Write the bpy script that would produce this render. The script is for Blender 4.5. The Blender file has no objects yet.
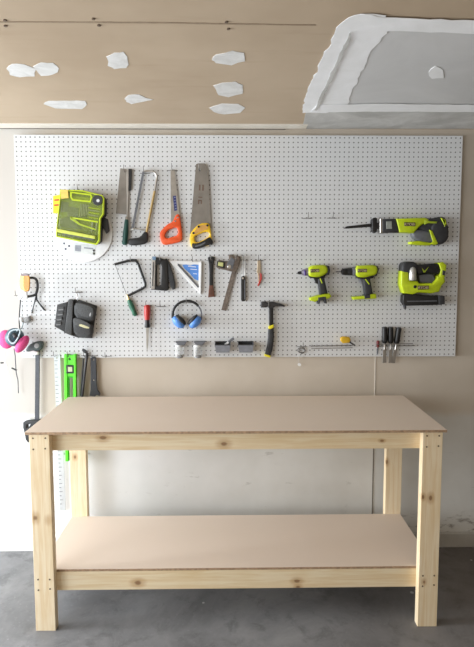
import bpy, bmesh, math, random
from mathutils import Vector, Matrix
random.seed(7)
S = bpy.context.scene
COL = S.collection
PI = math.pi

# ------------------------------------------------------------------ survey of the place (metres; wall plane y=0, floor z=0)
F, SX, SY = 507.18, 4.9, -17.72
CAM = Vector((-0.0295, -2.84, 1.657))
PITCH, YAW, ROLL = 0.0836, -0.0143, -0.0012
CEIL = 2.3886
YB = -0.020                      # front face of the pegboard
ZB = 1.1308                      # its lower edge

def cam2world(X, Y, Z):
    c, s = math.cos(PITCH), math.sin(PITCH)
    y, z = c*Y + s*Z, -s*Y + c*Z
    c, s = math.cos(YAW), math.sin(YAW)
    return Vector((c*X - s*y, s*X + c*y, z))

def ray(px, py):
    u, v = px - 237 - SX, py - 323.5 - SY
    c, s = math.cos(ROLL), math.sin(ROLL)
    u, v = c*u + s*v, -s*u + c*v
    return cam2world(u/F, 1, -v/F)

def at(px, py, Y):               # survey point on the upright plane y=Y
    d = ray(px, py)
    return CAM + d*((Y - CAM.y)/d.y)

def atz(px, py, Z):
    d = ray(px, py)
    return CAM + d*((Z - CAM.z)/d.z)

def pb(px, py, dep=0.0):         # a point standing dep metres out from the pegboard
    return at(px, py, YB - dep)

# ------------------------------------------------------------------ materials
MATS = {}
def lin(c): return tuple(((v/255)/12.92 if v/255 <= .04045 else ((v/255 + .055)/1.055)**2.4) for v in c)

def mat(name, rgb, rough=.5, metal=0., var=.12, scale=60., bump=0., alpha=1., trans=0., spec=.5):
    if name in MATS: return MATS[name]
    m = bpy.data.materials.new(name); m.use_nodes = True
    nt = m.node_tree; b = nt.nodes['Principled BSDF']
    b.inputs['Roughness'].default_value = rough
    b.inputs['Metallic'].default_value = metal
    b.inputs['Specular IOR Level'].default_value = spec
    b.inputs['Alpha'].default_value = alpha
    b.inputs['Transmission Weight'].default_value = trans
    tc = nt.nodes.new('ShaderNodeTexCoord')
    n = nt.nodes.new('ShaderNodeTexNoise'); n.inputs['Scale'].default_value = scale; n.inputs['Detail'].default_value = 3
    nt.links.new(tc.outputs['Object'], n.inputs['Vector'])
    r = nt.nodes.new('ShaderNodeValToRGB')
    lo = [max(0, c*(1 - var)) for c in rgb]; hi = [min(1, c*(1 + var)) for c in rgb]
    r.color_ramp.elements[0].position = .3; r.color_ramp.elements[1].position = .7
    r.color_ramp.elements[0].color = (*lo, 1); r.color_ramp.elements[1].color = (*hi, 1)
    nt.links.new(n.outputs['Fac'], r.inputs['Fac'])
    nt.links.new(r.outputs['Color'], b.inputs['Base Color'])
    if bump:
        bp = nt.nodes.new('ShaderNodeBump'); bp.inputs['Strength'].default_value = bump; bp.inputs['Distance'].default_value = .002
        nt.links.new(n.outputs['Fac'], bp.inputs['Height']); nt.links.new(bp.outputs['Normal'], b.inputs['Normal'])
    MATS[name] = m
    return m

class NT:
    """small helper for longer node trees"""
    def __init__(s, name, rough=.8, spec=.3):
        s.m = bpy.data.materials.new(name); s.m.use_nodes = True
        s.t = s.m.node_tree; s.b = s.t.nodes['Principled BSDF']
        s.b.inputs['Roughness'].default_value = rough; s.b.inputs['Specular IOR Level'].default_value = spec
    def n(s, kind, **kw):
        x = s.t.nodes.new('ShaderNode' + kind)
        for k, v in kw.items(): setattr(x, k, v)
        return x
    def set(s, sock, v):
        if isinstance(v, bpy.types.NodeSocket): s.t.links.new(v, sock)
        elif isinstance(v, (tuple, list)) and len(v) == 3 and sock.type == 'RGBA': sock.default_value = (*v, 1)
        else: sock.default_value = v
    def math(s, op, a, b=None, c=None, clamp=False):
        x = s.n('Math', operation=op); x.use_clamp = clamp; s.set(x.inputs[0], a)
        if b is not None: s.set(x.inputs[1], b)
        if c is not None: s.set(x.inputs[2], c)
        return x.outputs[0]
    def mix(s, f, a, b, blend='MIX'):
        x = s.n('Mix', data_type='RGBA', blend_type=blend); s.set(x.inputs['Factor'], f)
        s.set(x.inputs['A'], a) if False else None
        ins = [i for i in x.inputs if i.type == 'RGBA']
        s.set(ins[0], a); s.set(ins[1], b)
        return [o for o in x.outputs if o.type == 'RGBA'][0]
    def ramp(s, f, lo, hi, smooth=True):
        x = s.n('MapRange', interpolation_type='SMOOTHSTEP' if smooth else 'LINEAR')
        s.set(x.inputs['Value'], f); s.set(x.inputs['From Min'], lo); s.set(x.inputs['From Max'], hi)
        return x.outputs['Result']
    def coords(s, scale=(1, 1, 1)):
        tc = s.n('TexCoord'); mp = s.n('Mapping'); s.t.links.new(tc.outputs['Object'], mp.inputs['Vector'])
        mp.inputs['Scale'].default_value = scale
        return mp.outputs[0]
    def noise(s, vec, scale=5, detail=4, rough=.55, dist=0):
        x = s.n('TexNoise'); s.set(x.inputs['Vector'], vec); x.inputs['Scale'].default_value = scale
        x.inputs['Detail'].default_value = detail; x.inputs['Roughness'].default_value = rough; x.inputs['Distortion'].default_value = dist
        return x.outputs['Fac']
    def sep(s, vec):
        x = s.n('SeparateXYZ'); s.set(x.inputs[0], vec); return x.outputs
    def color(s, c): s.set(s.b.inputs['Base Color'], c)
    def bump(s, h, strength=.2, dist=.003):
        x = s.n('Bump'); s.set(x.inputs['Height'], h); x.inputs['Strength'].default_value = strength; x.inputs['Distance'].default_value = dist
        s.t.links.new(x.outputs[0], s.b.inputs['Normal'])

def pine(name, axis, knots=(), tint=(1, 1, 1)):
    t = NT(name, .6, .35)
    sc = {'x': (2.2, 45, 45), 'y': (45, 2.2, 45), 'z': (45, 45, 2.2)}[axis]
    g = t.noise(t.coords(sc), 1.6, 5, .6, .6)
    big = t.noise(t.coords((3, 3, 3)), 2.0, 2)
    a = tuple(x*y for x, y in zip((.78, .60, .36), tint)); b = tuple(x*y for x, y in zip((.87, .735, .52), tint))
    c = t.mix(t.ramp(g, .32, .66), a, b)
    c = t.mix(t.math('MULTIPLY', t.ramp(big, .45, .75), .3), c, tuple(x*y for x, y in zip((.74, .55, .30), tint)))
    obj = t.coords()
    for (k, r) in knots:
        v = t.n('VectorMath', operation='SUBTRACT'); t.set(v.inputs[0], obj); v.inputs[1].default_value = k
        w = t.n('VectorMath', operation='MULTIPLY'); t.t.links.new(v.outputs[0], w.inputs[0])
        w.inputs[1].default_value = {'x': (.65, 1, 1), 'y': (1, .65, 1), 'z': (1, 1, .65)}[axis]
        l = t.n('VectorMath', operation='LENGTH'); t.t.links.new(w.outputs[0], l.inputs[0])
        d = t.math('ADD', l.outputs['Value'], t.math('MULTIPLY', t.math('SUBTRACT', g, .5), .012))
        c = t.mix(t.math('MULTIPLY', t.ramp(d, r*2.6, r*.9), .55), c, (.50, .29, .12))
        c = t.mix(t.math('MULTIPLY', t.ramp(d, r*1.0, r*.4), .75), c, (.20, .09, .035))
    t.color(c); t.bump(g, .12, .001)
    return t.m

# ------------------------------------------------------------------ object helpers
def link(name, me, m=None, parent=None, loc=None):
    o = bpy.data.objects.new(name, me); COL.objects.link(o)
    if me is not None and m is not None and len(me.materials) == 0: me.materials.append(m)
    if parent is not None:
        o.parent = parent
    if loc is not None: o.location = loc
    return o

def origin(parent):
    p = Vector((0, 0, 0))
    while parent is not None:
        p += parent.location; parent = parent.parent
    return p

def thing(name, label, cat, loc, group=None):
    o = bpy.data.objects.new(name, None); COL.objects.link(o); o.location = loc; o.empty_display_size = .03
    return tag(o, label, cat, group)

def tag(o, label, cat, group=None):
    o['label'] = label; o['category'] = cat
    if group: o['group'] = group
    return o

def structure(o): o['kind'] = 'structure'; return o

def smooth(me, deg=40):
    for p in me.polygons: p.use_smooth = True
    try: me.set_sharp_from_angle(angle=math.radians(deg))
    except Exception: pass

def finish(name, me, m, parent, own=None):
    """me holds world positions; move them into the frame of the parent (or of an own origin) and link"""
    base = origin(parent) if parent is not None else (own if own is not None else Vector((0, 0, 0)))
    me.transform(Matrix.Translation(-base))
    o = link(name, me, m, parent)
    if parent is None: o.location = base
    return o

def curve_mesh(cu):
    o = bpy.data.objects.new('tmp', cu); COL.objects.link(o)
    dg = bpy.context.evaluated_depsgraph_get(); dg.update()
    me = bpy.data.meshes.new_from_object(o.evaluated_get(dg))
    bpy.data.objects.remove(o); bpy.data.curves.remove(cu)
    me.materials.clear()
    return me

def chaikin(pts, n):
    for _ in range(n):
        q = []
        for i, a in enumerate(pts):
            b = pts[(i + 1) % len(pts)]
            q += [(a[0]*.75 + b[0]*.25, a[1]*.75 + b[1]*.25), (a[0]*.25 + b[0]*.75, a[1]*.25 + b[1]*.75)]
        pts = q
    return pts

def slab_mesh(loops, y0, y1, bev):
    """filled outline(s) in the x-z plane, from front y0 to back y1"""
    cu = bpy.data.curves.new('c', 'CURVE'); cu.dimensions = '2D'; cu.fill_mode = 'BOTH'
    th = abs(y1 - y0); bev = min(bev, th*.45)
    cu.extrude = th/2 - bev; cu.bevel_depth = bev; cu.bevel_resolution = 2 if bev > .002 else 0
    cu.offset = -bev
    for pts in loops:
        s = cu.splines.new('POLY'); s.points.add(len(pts) - 1); s.use_cyclic_u = True
        for p, (x, z) in zip(s.points, pts): p.co = (x, z, 0, 1)
    me = curve_mesh(cu)
    yc = (y0 + y1)/2
    me.transform(Matrix(((1, 0, 0, 0), (0, 0, -1, yc), (0, 1, 0, 0), (0, 0, 0, 1))))
    bm = bmesh.new(); bm.from_mesh(me); bmesh.ops.remove_doubles(bm, verts=bm.verts, dist=1e-6)
    bmesh.ops.recalc_face_normals(bm, faces=bm.faces); bm.to_mesh(me); bm.free()
    smooth(me, 35)
    return me

def slab(name, pts, dep, th, m, parent=None, bev=.002, holes=(), rnd=0, own=None):
    """outline given as survey points on the plane dep in front of the pegboard, th thick towards the wall"""
    loops = []
    for k, l in enumerate([pts] + list(holes)):
        q = [(lambda v: (v.x, v.z))(pb(a, b, dep)) for a, b in l]
        loops.append(chaikin(q, rnd))
    return finish(name, slab_mesh(loops, YB - dep, YB - dep + th, bev), m, parent, own)

def rect(x0, y0, x1, y1): return [(x0, y0), (x1, y0), (x1, y1), (x0, y1)]

def bar(x0, y0, x1, y1, w0, w1=None):
    """a straight strip between two points, w wide"""
    w1 = w0 if w1 is None else w1
    d = Vector((x1 - x0, y1 - y0)).normalized(); n = Vector((-d.y, d.x))
    return [(x0 + n.x*w0/2, y0 + n.y*w0/2), (x0 - n.x*w0/2, y0 - n.y*w0/2), (x1 - n.x*w1/2, y1 - n.y*w1/2), (x1 + n.x*w1/2, y1 + n.y*w1/2)]

def ell(cx, cy, rx, ry, a=0, n=24):
    c, s = math.cos(a), math.sin(a)
    return [(cx + rx*math.cos(t)*c - ry*math.sin(t)*s, cy + rx*math.cos(t)*s + ry*math.sin(t)*c) for t in [2*PI*i/n for i in range(n)]]

def tube_mesh(pts, r, cyclic=False, spl='POLY', flat=None, res=3):
    cu = bpy.data.curves.new('c', 'CURVE'); cu.dimensions = '3D'; cu.bevel_depth = r; cu.bevel_resolution = res; cu.use_fill_caps = True
    s = cu.splines.new(spl)
    if spl == 'NURBS':
        s.points.add(len(pts) - 1); s.order_u = 3; s.use_endpoint_u = True; s.resolution_u = 6
    else: s.points.add(len(pts) - 1)
    s.use_cyclic_u = cyclic
    for p, v in zip(s.points, pts): p.co = (*v, 1)
    me = curve_mesh(cu); smooth(me, 50)
    return me

def tube(name, pts, r, m, parent=None, cyclic=False, spl='POLY', own=None):
    return finish(name, tube_mesh([pb(*p) for p in pts], r, cyclic, spl), m, parent, own)

PX = 2.82/F
def lathe(name, a, b, dep, prof, m, parent=None, own=None, flat=1., seg=20):
    """turned solid from survey point a to b, its axis dep in front of the board; prof = (t along, radius in survey px)"""
    A, B = pb(*a, dep), pb(*b, dep); ax = (B - A); L = ax.length; ax.normalize()
    side = ax.cross(Vector((0, 1, 0))).normalized(); out = Vector((0, 1, 0))
    out = (out - ax*out.dot(ax)).normalized()
    bm = bmesh.new(); rings = []
    for t, r in prof:
        r = max(r, .02)*PX
        rings.append([bm.verts.new(A + ax*L*t + side*r*math.cos(q) + out*r*flat*math.sin(q)) for q in [2*PI*i/seg for i in range(seg)]])
    for p, q in zip(rings, rings[1:]):
        for i in range(seg): bm.faces.new((p[i], p[(i+1) % seg], q[(i+1) % seg], q[i]))
    bm.faces.new(rings[0]); bm.faces.new(rings[-1])
    bmesh.ops.recalc_face_normals(bm, faces=bm.faces)
    me = bpy.data.meshes.new(name); bm.to_mesh(me); bm.free(); smooth(me, 40)
    return finish(name, me, m, parent, own)

def ball(name, c, rad, m, parent=None, rot=0., own=None, shape=None):
    """ellipsoid about world centre c, radii rad=(x,y,z), turned by rot about y"""
    bm = bmesh.new(); bmesh.ops.create_uvsphere(bm, u_segments=24, v_segments=14, radius=1)
    for v in bm.verts:
        if shape: v.co = shape(v.co)
        v.co = Vector((v.co.x*rad[0], v.co.y*rad[1], v.co.z*rad[2]))
    bmesh.ops.transform(bm, matrix=Matrix.Translation(c) @ Matrix.Rotation(rot, 4, 'Y'), verts=bm.verts)
    me = bpy.data.meshes.new(name); bm.to_mesh(me); bm.free(); smooth(me, 60)
    return finish(name, me, m, parent, own)

def box_mesh(x0, x1, y0, y1, z0, z1, bev=0.):
    bm = bmesh.new(); bmesh.ops.create_cube(bm, size=1)
    for v in bm.verts: v.co = Vector(((x0+x1)/2 + v.co.x*(x1-x0), (y0+y1)/2 + v.co.y*(y1-y0), (z0+z1)/2 + v.co.z*(z1-z0)))
    if bev: bmesh.ops.bevel(bm, geom=bm.edges[:], offset=bev, segments=2, affect='EDGES', profile=.5)
    me = bpy.data.meshes.new('box'); bm.to_mesh(me); bm.free()
    return me

def box(name, x0, x1, y0, y1, z0, z1, m, parent=None, bev=0., own=None):
    return finish(name, box_mesh(x0, x1, y0, y1, z0, z1, bev), m, parent, own)

def lettering(name, text, cx, cy, dep, width_px, m, parent, rot=0., height_px=None):
    cu = bpy.data.curves.new('t', 'FONT'); cu.body = text; cu.align_x = 'CENTER'; cu.align_y = 'CENTER'; cu.extrude = .0004; cu.size = 1; cu.offset = .0
    me = curve_mesh(cu)
    xs = [v.co.x for v in me.vertices]; ys = [v.co.y for v in me.vertices]
    w, h = max(xs) - min(xs), max(ys) - min(ys); k = width_px*PX/w; kh = height_px*PX/h if height_px else k
    c = pb(cx, cy, dep)
    me.transform(Matrix.Translation((-(max(xs)+min(xs))/2, -(max(ys)+min(ys))/2, 0)))
    me.transform(Matrix.Diagonal((k, kh, 1, 1)))
    me.transform(Matrix.Rotation(rot, 4, 'Z'))
    me.transform(Matrix.Translation(c) @ Matrix.Rotation(PI/2, 4, 'X'))
    return finish(name, me, m, parent)

def copy_tree(o, parent=None, label=None, loc=None, rot=None):
    c = o.copy(); COL.objects.link(c)
    if parent is not None: c.parent = parent
    if label: c['label'] = label
    if loc is not None: c.location = loc
    if rot is not None: c.rotation_euler = rot
    for ch in [x for x in bpy.data.objects if x.parent == o]: copy_tree(ch, c)
    return c

# ------------------------------------------------------------------ palette
LIME = mat('lime_plastic', (.50, .62, .012), .38, var=.08)
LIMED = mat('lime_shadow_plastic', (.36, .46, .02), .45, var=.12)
BLK = mat('black_plastic', (.011, .011, .012), .45, var=.25)
CHAR = mat('charcoal_rubber', (.030, .031, .034), .65, var=.2)
GREYP = mat('grey_plastic', (.13, .135, .15), .55)
STEEL = mat('steel', (.52, .50, .47), .34, .85, var=.12, scale=30)
STEELD = mat('dull_saw_steel', (.25, .225, .195), .5, .3, var=.12, scale=25)
ZINC = mat('zinc_wire', (.20, .19, .18), .4, .5)
CHROME = mat('bright_metal', (.75, .75, .76), .22, .9)
DKMET = mat('dark_metal', (.06, .06, .065), .42, .6)
ORANGE = mat('orange_plastic', (.78, .095, .018), .42, var=.1)
YEL = mat('yellow_plastic', (.88, .56, .02), .42, var=.1)
TANY = mat('tan_grip', (.62, .33, .08), .5, var=.12)
TEAL = mat('dark_green_handle', (.012, .075, .062), .4)
GRNW = mat('green_wooden_handle', (.03, .14, .085), .45)
RED = mat('red_plastic', (.50, .03, .025), .4)
BLUE = mat('blue_plastic', (.10, .27, .70), .4, var=.1)
NAVY = mat('navy_print', (.025, .035, .16), .6)
WHITE = mat('white_plastic', (.82, .82, .82), .45, var=.03)
OFFW = mat('off_white_plastic', (.66, .67, .67), .5, var=.06)
PINK = mat('pink_filter', (.66, .07, .24), .75, var=.15, bump=.3, scale=180)
TEALG = mat('slate_rubber', (.055, .105, .14), .5)
PALEG = mat('pale_grey_edge', (.42, .50, .54), .5)
BRASS = mat('brass_tube', (.58, .43, .20), .35, .6)
BROWN = mat('reddish_brown_wood', (.13, .05, .03), .55, var=.3, scale=40)
RUST = mat('worn_steel', (.19, .155, .13), .55, .45, var=.35, scale=70)
AMBER = mat('amber_plastic', (.70, .28, .035), .25, var=.15)
AMBERL = mat('light_amber_plastic', (.80, .50, .17), .25, var=.1)
GREENL = mat('bright_green_level', (.12, .75, .03), .42, var=.06)
GREENW = mat('level_web_green', (.05, .48, .03), .5, var=.06)
POUCH = mat('black_nylon', (.052, .053, .054), .8, var=.3, scale=200, bump=.3)
POUCHG = mat('worn_grey_nylon', (.075, .077, .078), .8, var=.3, scale=200, bump=.3)
GLASS = mat('clear_plastic', (.95, .96, .96), .15, trans=.75, var=.01)
GLASS.node_tree.nodes['Principled BSDF'].inputs['IOR'].default_value = 1.12
LID = mat('tinted_clear_lid', (.36, .44, .10), .10, alpha=.20, var=.06)
TAGY = mat('yellow_card', (.85, .78, .03), .6)
REDP = mat('red_print', (.6, .06, .03), .6)
GOLD = mat('gold_label', (.86, .60, .13), .5)
MUDM = None

# ------------------------------------------------------------------ setting
def wall_mat():
    t = NT('painted_drywall_over_concrete', .85, .2)
    co = t.coords(); x, y, z = t.sep(co)
    n1 = t.noise(co, 2.2, 4); n2 = t.noise(co, 14, 5, .6); n3 = t.noise(t.coords((1, 1, 2.5)), 9, 6, .7)
    up = t.mix(t.ramp(n1, .35, .7), (.53, .465, .385), (.59, .525, .445))
    up = t.mix(t.ramp(x, -.98, -1.22), up, (.56, .53, .49))
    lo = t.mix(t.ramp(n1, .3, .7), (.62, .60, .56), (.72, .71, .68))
    lo = t.mix(t.ramp(x, .35, -.7), lo, t.mix(t.ramp(n1, .3, .7), (.74, .75, .74), (.82, .82, .82)))  # paler towards the left: daylight on the wall under the bench put into colour
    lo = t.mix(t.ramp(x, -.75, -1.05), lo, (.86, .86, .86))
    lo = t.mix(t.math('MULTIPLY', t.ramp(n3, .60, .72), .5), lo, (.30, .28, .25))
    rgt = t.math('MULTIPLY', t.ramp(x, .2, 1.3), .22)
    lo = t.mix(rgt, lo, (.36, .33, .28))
    zz = t.math('ADD', z, t.math('MULTIPLY', t.math('SUBTRACT', n2, .5), .03))
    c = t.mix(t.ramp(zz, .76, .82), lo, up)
    # flaking along the foot of the wall, more to the right
    foot = t.math('MULTIPLY', t.ramp(z, .24, .12), t.ramp(n3, .50, .62))
    foot = t.math('MULTIPLY', foot, t.ramp(x, -.6, 1.1))
    c = t.mix(t.math('MULTIPLY', foot, .75), c, (.13, .105, .08))
    # fine scuffs
    sc = t.math('MULTIPLY', t.ramp(t.noise(t.coords((3, 3, 9)), 6, 6, .75), .68, .74), t.ramp(z, .8, .7))
    c = t.mix(t.math('MULTIPLY', sc, .5), c, (.16, .14, .13))
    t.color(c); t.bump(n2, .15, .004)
    return t.m

def ceil_mat():
    t = NT('unpainted_drywall_paper', .9, .15)
    co = t.coords()
    n1 = t.noise(co, 1.4, 4, .6); n2 = t.noise(t.coords((.6, 6, 1)), 3, 5, .6)
    c = t.mix(t.ramp(n1, .3, .7), (.44, .34, .24), (.52, .415, .305))
    c = t.mix(t.math('MULTIPLY', t.ramp(n2, .55, .75), .25), c, (.35, .25, .16))
    t.color(c); return t.m

def mud_mat(name, a, b, sc=6):
    t = NT(name, .9, .2)
    n = t.noise(t.coords(), sc, 6, .65, .8)
    t.color(t.mix(t.ramp(n, .3, .7), a, b)); t.bump(n, .3, .004)
    return t.m

def floor_mat():
    t = NT('bare_concrete', .55, .35)
    co = t.coords()
    n1 = t.noise(co, 1.7, 6, .65, .5); n2 = t.noise(co, 9, 6, .7, .4); n3 = t.noise(co, 60, 3)
    x, y, z = t.sep(co)
    c = t.mix(t.ramp(n1, .3, .7), (.16, .162, .17), (.29, .292, .30))
    c = t.mix(t.math('MULTIPLY', t.ramp(n2, .5, .7), .5), c, (.10, .10, .105))
    c = t.mix(t.math('MULTIPLY', t.ramp(n3, .55, .75), .25), c, (.34, .34, .34))
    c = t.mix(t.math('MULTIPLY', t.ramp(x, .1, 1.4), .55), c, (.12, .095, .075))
    v = t.n('TexVoronoi'); t.set(v.inputs['Vector'], co); v.inputs['Scale'].default_value = 5
    c = t.mix(t.math('MULTIPLY', t.ramp(v.outputs['Distance'], .055, .035), .8), c, (.62, .62, .62))
    t.color(c); t.bump(n2, .15, .003)
    t.set(t.b.inputs['Roughness'], t.ramp(n1, .2, .9)); 
    mr = t.n('MapRange'); t.set(mr.inputs['Value'], n2); mr.inputs['To Min'].default_value = .38; mr.inputs['To Max'].default_value = .7
    t.set(t.b.inputs['Roughness'], mr.outputs[0])
    return t.m

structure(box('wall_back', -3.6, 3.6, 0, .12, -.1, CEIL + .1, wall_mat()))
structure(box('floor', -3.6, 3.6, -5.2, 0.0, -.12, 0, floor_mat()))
ceiling = structure(box('ceiling', -3.6, 3.6, -5.2, 0.0, CEIL, CEIL + .1, ceil_mat()))
_f = NT('worn_concrete_curb', .85, .2)
_fx = _f.sep(_f.coords())[0]; _fn = _f.noise(_f.coords(), 9, 5, .65)
_f.color(_f.mix(_f.ramp(_fx, -1.0, -.2), (.80, .80, .79), _f.mix(_fn, (.34, .32, .29), (.52, .50, .46)))); _f.bump(_fn, .3, .004)
foot = _f.m
structure(box('baseboard_back', -3.6, 3.6, -.022, 0, 0, .085, foot, bev=.004))

MUD = mud_mat('joint_compound', (.82, .82, .82), (.89, .89, .90))
MUDP = mud_mat('dry_joint_compound', (.62, .61, .59), (.76, .755, .74), 14)
MUDB = mud_mat('joint_compound_thin', (.42, .41, .39), (.62, .61, .59), 4)
GYP = mud_mat('grey_drywall_paper', (.56, .555, .55), (.62, .615, .61), 2.5)
TAPE = mud_mat('corner_tape', (.68, .63, .54), (.78, .73, .65), 5)

def ceiling_sheet(name, pts, m, h=.002, ragged=0., n=1, parent=ceiling, lift=0.):
    q = [atz(a, b, CEIL - h - lift) for a, b in pts]
    if ragged:                       # feathered, uneven trowel edges
        r = []
        for i, a in enumerate(q):
            b = q[(i+1) % len(q)]; L = (b - a).length; k = max(2, int(L/.03)*n)
            nv = Vector((-(b-a).y, (b-a).x, 0)).normalized()
            for j in range(k):
                r.append(a.lerp(b, j/k) + nv*random.uniform(-ragged, ragged))
        q = r
    cu = bpy.data.curves.new('c', 'CURVE'); cu.dimensions = '2D'; cu.fill_mode = 'BOTH'; cu.extrude = h/2
    s = cu.splines.new('POLY'); s.points.add(len(q)-1); s.use_cyclic_u = True
    for p, v in zip(s.points, q): p.co = (v.x, v.y, 0, 1)
    me = curve_mesh(cu); me.transform(Matrix.Translation((0, 0, CEIL - h/2 - lift)))
    return finish(name, me, m, parent)

for pts in ([(7, 69), (12, 64), (24, 64.5), (35, 69), (34, 76), (20, 77), (10, 75)],
            [(34, 67), (41, 62.5), (53, 63), (60, 69), (53, 75), (42, 76)],
            [(43, 104), (49, 101), (84, 101), (87, 105), (82, 109), (55, 108.5)],
            [(107, 57), (114, 53), (124, 52), (129, 61), (126, 68), (115, 69), (109, 66)],
            [(124, 99), (128, 95), (139, 94.5), (146, 98), (154, 100), (142, 102), (132, 104), (126, 102)],
            [(211, 60), (216, 55), (232, 51.5), (243, 53), (244, 61), (232, 65), (216, 63)],
            [(214, 86), (222, 83), (236, 81.5), (242, 85), (243, 94), (229, 97), (219, 95)],
            [(209, 108), (222, 104), (238, 104), (246, 108), (240, 113), (224, 114.5), (213, 112)]):
    ceiling_sheet('plaster_patch', pts, MUDP, .0012, .005)
rp = ceiling_sheet('drywall_patch', [(336, 113), (374, 30), (560, 30), (640, 113)], GYP, .002)
ceiling_sheet('taped_joint', [(301.5, 113), (308, 92), (319, 66), (331, 40), (338, 28), (349, 18), (362, 13.5), (384, 16), (386, 33), (378, 42), (366, 62), (356, 84), (347, 106), (326, 113)], MUD, .0012, .007, 1, ceiling, .0022)
ceiling_sheet('tape_crease', [(314, 110.5), (331, 73), (349, 34), (351.5, 32), (350, 40), (334, 76), (317, 110.5)], MUDB, .0012, .003, 1, ceiling, .0066)
ceiling_sheet('taped_joint', [(360, 14.5), (391, 18), (430, 19), (474, 20.5), (560, 21), (560, 33), (474, 34), (440, 33), (400, 31), (378, 32)], MUD, .0012, .006, 1, ceiling, .0036)
ceiling_sheet('taped_joint', [(318, 105), (380, 104), (474, 105), (640, 106), (640, 112), (474, 112), (380, 111.5), (310, 112.5)], MUD, .0012, .004, 1, ceiling, .0050)
ceiling_sheet('skim_coat', [(301, 129), (307, 112), (474, 111.5), (640, 112), (650, 128.5)], MUDB, .0018, .004, 1, ceiling, .0004)
ceiling_sheet('plaster_patch', [(428, 72), (436, 66), (444, 70), (444, 78), (432, 79)], MUD, .0015, .004, 1, ceiling, .002)
# sheet joint across the ceiling, 1.22 m out from the wall, and its screw heads
GAP = mat('dark_joint_line', (.30, .225, .15), .9)
ceiling_sheet('sheet_joint', [(-60, 21.3), (150, 22.3), (316, 24.9), (316, 26), (150, 23.5), (-60, 22.5)], GAP, .0012, .001)
for (px, py) in ((5, 20.5), (5.5, 26), (93.5, 19), (99, 25.5), (226.5, 22), (228.5, 29), (430, 20)):
    c = atz(px, py, CEIL - .0015)
    bm = bmesh.new(); bmesh.ops.create_cone(bm, cap_ends=True, segments=12, radius1=.0055, radius2=.0055, depth=.003)
    bmesh.ops.translate(bm, verts=bm.verts, vec=c); me = bpy.data.meshes.new('screw'); bm.to_mesh(me); bm.free()
    finish('screw_head', me, mat('rusty_screw', (.13, .09, .06), .7), ceiling)
# paper tape in the corner of wall and ceiling, open gap beside it
structure(box('trim_1', -3.6, .36, -.10, -.012, CEIL - .003, CEIL, TAPE))
structure(box('trim_2', -3.6, .25, -.011, -.0, CEIL - .004, CEIL, mat('dark_gap', (.10, .085, .07), .95)))
# upright joint of the wall boards behind the bench
jx = at(375, 375, 0).x
structure(box('trim_3', jx - .002, jx + .002, -.002, 0, .80, ZB + .02, mat('caulk_line', (.72, .68, .62), .8)))
structure(box('trim_4', jx - .0025, jx + .0025, -.002, 0, .09, .80, mat('dark_crack', (.16, .14, .12), .9)))
# shallow ledges in the stem wall at the left
LEDGE = mat('pale_ledge', (.62, .60, .57), .8)
for k, py in enumerate((418, 454)):
    z = at(12, py, 0).z
    structure(box('trim_%d' % (5 + k), -3.6, -.86, -.005, 0, z - .004, z + .004, LEDGE, bev=.0015))

# ------------------------------------------------------------------ pegboard
def peg_mat():
    t = NT('perforated_white_hardboard', .5, .4)
    co = t.coords(); x, y, z = t.sep(co)
    P = .0254
    def cell(v): return t.math('SUBTRACT', t.math('FRACT', t.math('DIVIDE', v, P)), .5)
    fx, fz = cell(x), cell(z)
    d = t.math('SQRT', t.math('ADD', t.math('MULTIPLY', fx, fx), t.math('MULTIPLY', fz, fz)))
    hole = t.ramp(d, .16, .12)
    n = t.noise(co, 3, 3)
    base = t.mix(n, (.665, .672, .68), (.72, .727, .735))
    t.color(t.mix(hole, base, (.14, .14, .14)))
    t.bump(t.math('SUBTRACT', 1.0, hole), .6, .004)
    return t.m
pegb = thing('pegboard', 'large white perforated hardboard panel fixed to the wall above the workbench', 'pegboard', (0, 0, ZB))
box('panel', -1.2192, 1.2192, YB, YB + .006, ZB, ZB + 1.2192, peg_mat(), pegb, .001)
FUR = pine('furring_pine', 'x')
for z0 in (ZB + .012, ZB + .58, ZB + 1.165):
    box('furring_strip', -1.20, 1.20, YB + .006, -.0005, z0, z0 + .042, FUR, pegb)

# ------------------------------------------------------------------ workbench
BL, BR, BF, BBK, BH = -.0203 - .9115, -.0203 + .9115, -.1015 - .562, -.1015, .9265
LW, LT = .089, .038
MDFT = NT('mdf_sheet', .62, .3)
_n = MDFT.noise(MDFT.coords(), 3, 4); _n2 = MDFT.noise(MDFT.coords(), 220, 2)
MDFT.color(MDFT.mix(MDFT.math('MULTIPLY', MDFT.math('ADD', _n, _n2), .5), (.745, .62, .515), (.81, .70, .60)))
MDF = MDFT.m
MDFE = mat('mdf_raw_edge', (.40, .265, .165), .85, var=.3, scale=90, bump=.4)
bench = thing('workbench', 'long pine workbench with tan board top and lower shelf', 'workbench', ((BL+BR)/2, (BF+BBK)/2, 0))
b0 = bench.location
def kn(px, py, Y, r): 
    p = at(px, py, Y); return (tuple(p - Vector(b0)), r)
top = box('tabletop', BL - .012, BR + .012, BF - .012, BBK + .01, BH - .013, BH, MDF, bench, .0012)
box('board_edge', BL - .0125, BR + .0125, BF - .0128, BF - .0120, BH - .012, BH - .001, MDFE, top)
box('shelf', BL + .004, BR - .004, BF + LT, BBK - LT, .2686 - .012, .2686, MDF, bench, .001)
box('board_edge', BL + .0045, BR - .0045, BF + LT - .0008, BF + LT, .2686 - .011, .2678, MDFE, [o for o in bpy.data.objects if o.name == 'shelf'][0])
SCR = mat('screw_hole', (.12, .075, .04), .6)
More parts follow.
